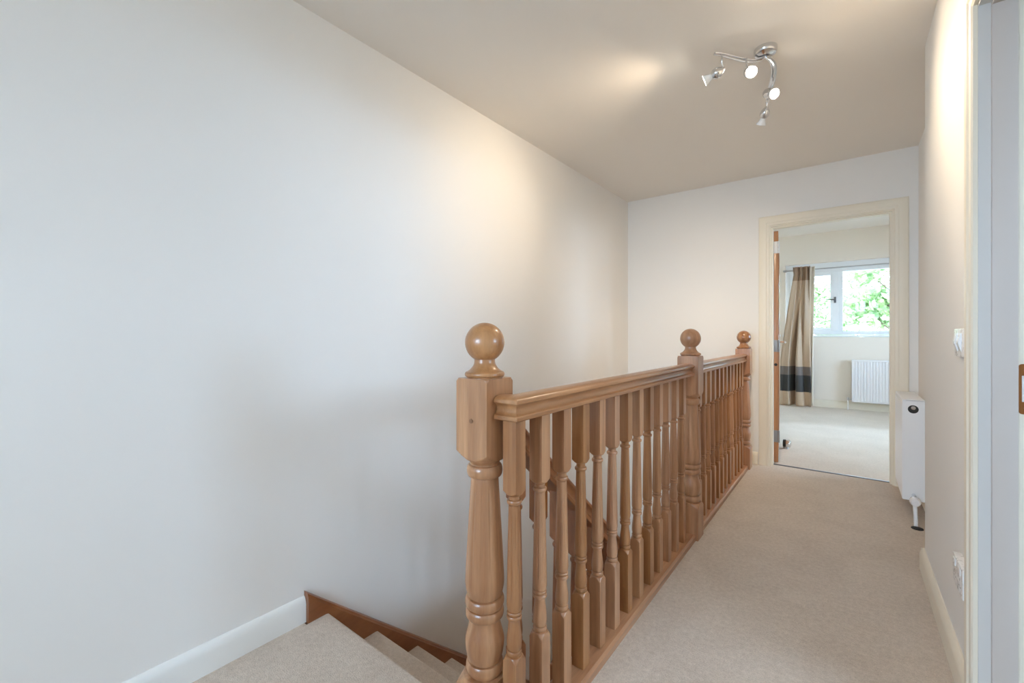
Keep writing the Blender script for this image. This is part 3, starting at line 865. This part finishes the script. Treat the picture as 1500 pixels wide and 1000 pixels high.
# ------------------------------------------------------------------ curtain and pole
YP = 7.86; ZP = 2.054
cp = empty('curtain_pole', (-.66, YP, ZP)); tag(cp, 'thin brushed steel curtain pole with a finial above the bedroom window', 'curtain pole')
m = MB(); m.tube([(-.075, 0, 0), (1.80, 0, 0)], .0095, 14); m.build('pole', M['steel'], cp)
m = MB(); m.lathe([(.0001, -.035), (.008, -.032), (.016, -.018), (.020, 0), (.018, .014), (.011, .022), (.012, .026), (.012, .036), (.0001, .036)], 22, Matrix.Translation((-.098, 0, 0)) @ Matrix.Rotation(R(90), 4, 'Y'))
m.build('finial', M['steel'], cp)
for x in (.0, 1.68):
    m = MB(); m.tube([(x, 0, -.012), (x, .05, -.012), (x, BY1-YP+0-.004, -.012)], .006, 10); m.tube([(x, 0, -.016), (x, 0, .055)], .005, 10)
    if x > 1: m.lathe([(.0001, 0), (.022, 0), (.020, .005), (.0001, .006)], 18, Matrix.Translation((x, BY1-YP, -.012)) @ Matrix.Rotation(R(90), 4, 'X'))
    else: m.lathe([(.0001, 0), (.022, 0), (.020, .005), (.0001, .006)], 18, Matrix.Translation((-.03, BY1-YP, -.012)) @ Matrix.Rotation(R(90), 4, 'X')) if False else None
    m.build('bracket', M['steel'], cp)
cu = empty('curtain', (-.53, 7.795, 0)); tag(cu, 'beige curtain with charcoal and taupe bands near its hem, drawn to the window side', 'curtain')
def lerp(a, b, t): return a+(b-a)*t
def curt(u, z):
    t = max(0, min(1, (2.095-z)/2.075))
    xl = lerp(-.655, -.835, min(1, max(0, (t-.06))/.62)**.85)
    xr = lerp(-.440, -.418, t)
    x = lerp(xl, xr, u)
    top = 1-min(1, t/.12)
    amp = lerp(.016, .028, t)
    y = amp*math.sin(u*math.pi*2*lerp(3.6, 2.6, t)+.4)*(.35+.65*min(1, u*2.2)) + lerp(.008, .004, t)*math.sin(u*37+2*t)
    # deep inward fold
    d = (u-lerp(.50, .43, t)); y += .13*math.exp(-(d/.06)**2)*sm(min(1, t*1.6))
    x += .012*math.sin(u*math.pi*9+1.1)*(1-top)
    return x+.53, y, z
m = MB(); nu, nz = 110, 70; vs = []
for i in range(nz+1):
    z = .012 + (2.095-.012)*i/nz
    for j in range(nu+1):
        x, y, zz = curt(j/nu, z); vs.append((x, y, zz))
fs = [(i*(nu+1)+j, i*(nu+1)+j+1, (i+1)*(nu+1)+j+1, (i+1)*(nu+1)+j) for i in range(nz) for j in range(nu)]
m.add(vs, fs)
co = m.build('cloth', M['curtain'], cu, 70)
sd = co.modifiers.new('thickness', 'SOLIDIFY'); sd.thickness = .003
m = MB(); vs = []; nu2 = 10
for i in range(nz+1):
    z = .03 + (2.09-.03)*i/nz
    for j in range(nu2+1):
        u = j/nu2; t = (2.09-z)/2.06
        vs.append((lerp(.082, lerp(.146, .122, min(1, t*1.5)), u), .030+.012*math.sin(u*5+t), z))
m.add(vs, [(i*(nu2+1)+j, i*(nu2+1)+j+1, (i+1)*(nu2+1)+j+1, (i+1)*(nu2+1)+j) for i in range(nz) for j in range(nu2)])
lo_ = m.build('lining', M['lining'], cu, 70); lo_['label'] = 'pale lining along the curtain edge'
sd = lo_.modifiers.new('thickness', 'SOLIDIFY'); sd.thickness = .002
m = MB()
for k in range(6):
    x = -.095 + k*.042
    pts = [(x + .0*math.cos(a), .065+.018*math.cos(a), ZP+.018*math.sin(a)) for a in [2*math.pi*i/20 for i in range(21)]]
    m.tube(pts, .0022, 8, cap=False)
ro = m.build('curtain_rings', M['steel'], cu); ro['kind'] = 'stuff'

# ------------------------------------------------------------------ outside
m = MB(); m.box(-40, 40, -40, 60, ZD-.4, ZD-.3)
struct(m.build('ground', M['ground_bounce']), 'unseen paving far below the bedroom window, grey for neutral bounce light', 'ground')
def tree(name, label, x, y, h, rad, nleaf, seed):
    rnd = random.Random(seed)
    root = empty(name, (x, y, ZD-.3)); tag(root, label, 'tree', 'trees outside the bedroom window')
    t = MB()
    t.tube([(0,0,0), (.05,.02,h*.3), (-.05,.05,h*.6), (0,0,h*.9)], [.2,.16,.11,.04], 10)
    clumps = []
    for k in range(34):
        a = rnd.uniform(0, 2*math.pi); e = rnd.uniform(-.9, 1); q = rnd.uniform(.35, 1)
        c = Vector((rad*q*math.cos(a)*math.sqrt(1-e*e*.8), rad*q*math.sin(a)*math.sqrt(1-e*e*.8), h*.62 + e*h*.34))
        clumps.append((c, rnd.uniform(.35, .75)))
        b0_ = Vector((0, 0, c.z*.72)); t.tube([b0_, b0_.lerp(c, .5)+Vector((0,0,-.1)), c], [.05,.03,.012], 6)
    t.build('trunk', M['bark'], root)
    l = MB()
    for i in range(nleaf):
        c, r_ = rnd.choice(clumps)
        p = c + Vector((rnd.gauss(0, 1), rnd.gauss(0, 1), rnd.gauss(0, .55)))*r_*.62
        s_ = rnd.uniform(.06, .125)
        q = Quaternion((rnd.gauss(0,1), rnd.gauss(0,1), rnd.gauss(0,1), rnd.gauss(0,1))).normalized()
        pts = [q @ Vector(w_)*s_ + p for w_ in ((-1.2,0,0), (-.4,.5,.08), (.5,.42,.05), (1.2,0,-.1), (.5,-.42,.05), (-.4,-.5,.08))]
        l.add(pts, [(0,1,2,3,4,5)])
    l.build('foliage', M['leaf'], root)['kind'] = 'stuff'
tree('broadleaf_tree', 'leafy green tree nearest the window behind the wide pane', 2.2, 15.5, 8.0, 2.6, 9000, 1)
tree('broadleaf_tree', 'leafy green tree seen through the narrow opening pane', -2.3, 21.5, 8.6, 2.4, 11000, 2)
tree('broadleaf_tree', 'taller pale tree standing behind the two nearer trees', 2.2, 28.5, 10.5, 3.4, 11000, 3)

# ------------------------------------------------------------------ light
w = bpy.data.worlds.new('daylight'); scene.world = w; w.use_nodes = True
bg = w.node_tree.nodes['Background']; bg.inputs[0].default_value = (.56, .75, 1.0, 1); bg.inputs[1].default_value = 20.0
def portal(x, y, z, sx, sy, d):
    li = bpy.data.lights.new('window_portal', 'AREA'); li.shape = 'RECTANGLE'; li.size = sx; li.size_y = sy
    li.cycles.is_portal = True
    o = bpy.data.objects.new('window_portal', li); COL.objects.link(o); o.location = (x, y, z)
    o.rotation_euler = Vector(d).to_track_quat('-Z', 'Z').to_euler()
portal((W1[0]+W1[1])/2, BY1+.26, (W1[2]+W1[3])/2, W1[1]-W1[0], W1[3]-W1[2], (0,-1,0))
portal((W2[0]+W2[1])/2, YB-.22, (W2[2]+W2[3])/2, W2[1]-W2[0], W2[3]-W2[2], (0,1,0))
portal(BX1+.22, (W4[0]+W4[1])/2, (W4[2]+W4[3])/2, W4[1]-W4[0], W4[3]-W4[2], (-1,0,0))
portal(OX+.22, (W3[0]+W3[1])/2, (W3[2]+W3[3])/2, W3[1]-W3[0], W3[3]-W3[2], (-1,0,0))

# ------------------------------------------------------------------ camera
cam = bpy.data.cameras.new('camera'); cam.sensor_fit = 'HORIZONTAL'; cam.sensor_width = 36
cam.lens = 36*637/1500; cam.shift_y = -10/1500; cam.clip_start = .02; cam.clip_end = 200
co = bpy.data.objects.new('camera', cam); COL.objects.link(co)
co.location = (0, 0, 1.08); co.rotation_euler = (R(90), 0, math.atan((1242-750)/637))
scene.camera = co
vs_ = scene.view_settings; vs_.view_transform = 'Standard'; vs_.look = 'None'; vs_.gamma = 1; vs_.exposure = 0.54; vs_.use_curve_mapping = False
scene.cycles.max_bounces = 14; scene.cycles.diffuse_bounces = 10; scene.cycles.transparent_max_bounces = 16
scene.cycles.sample_clamp_indirect = 6
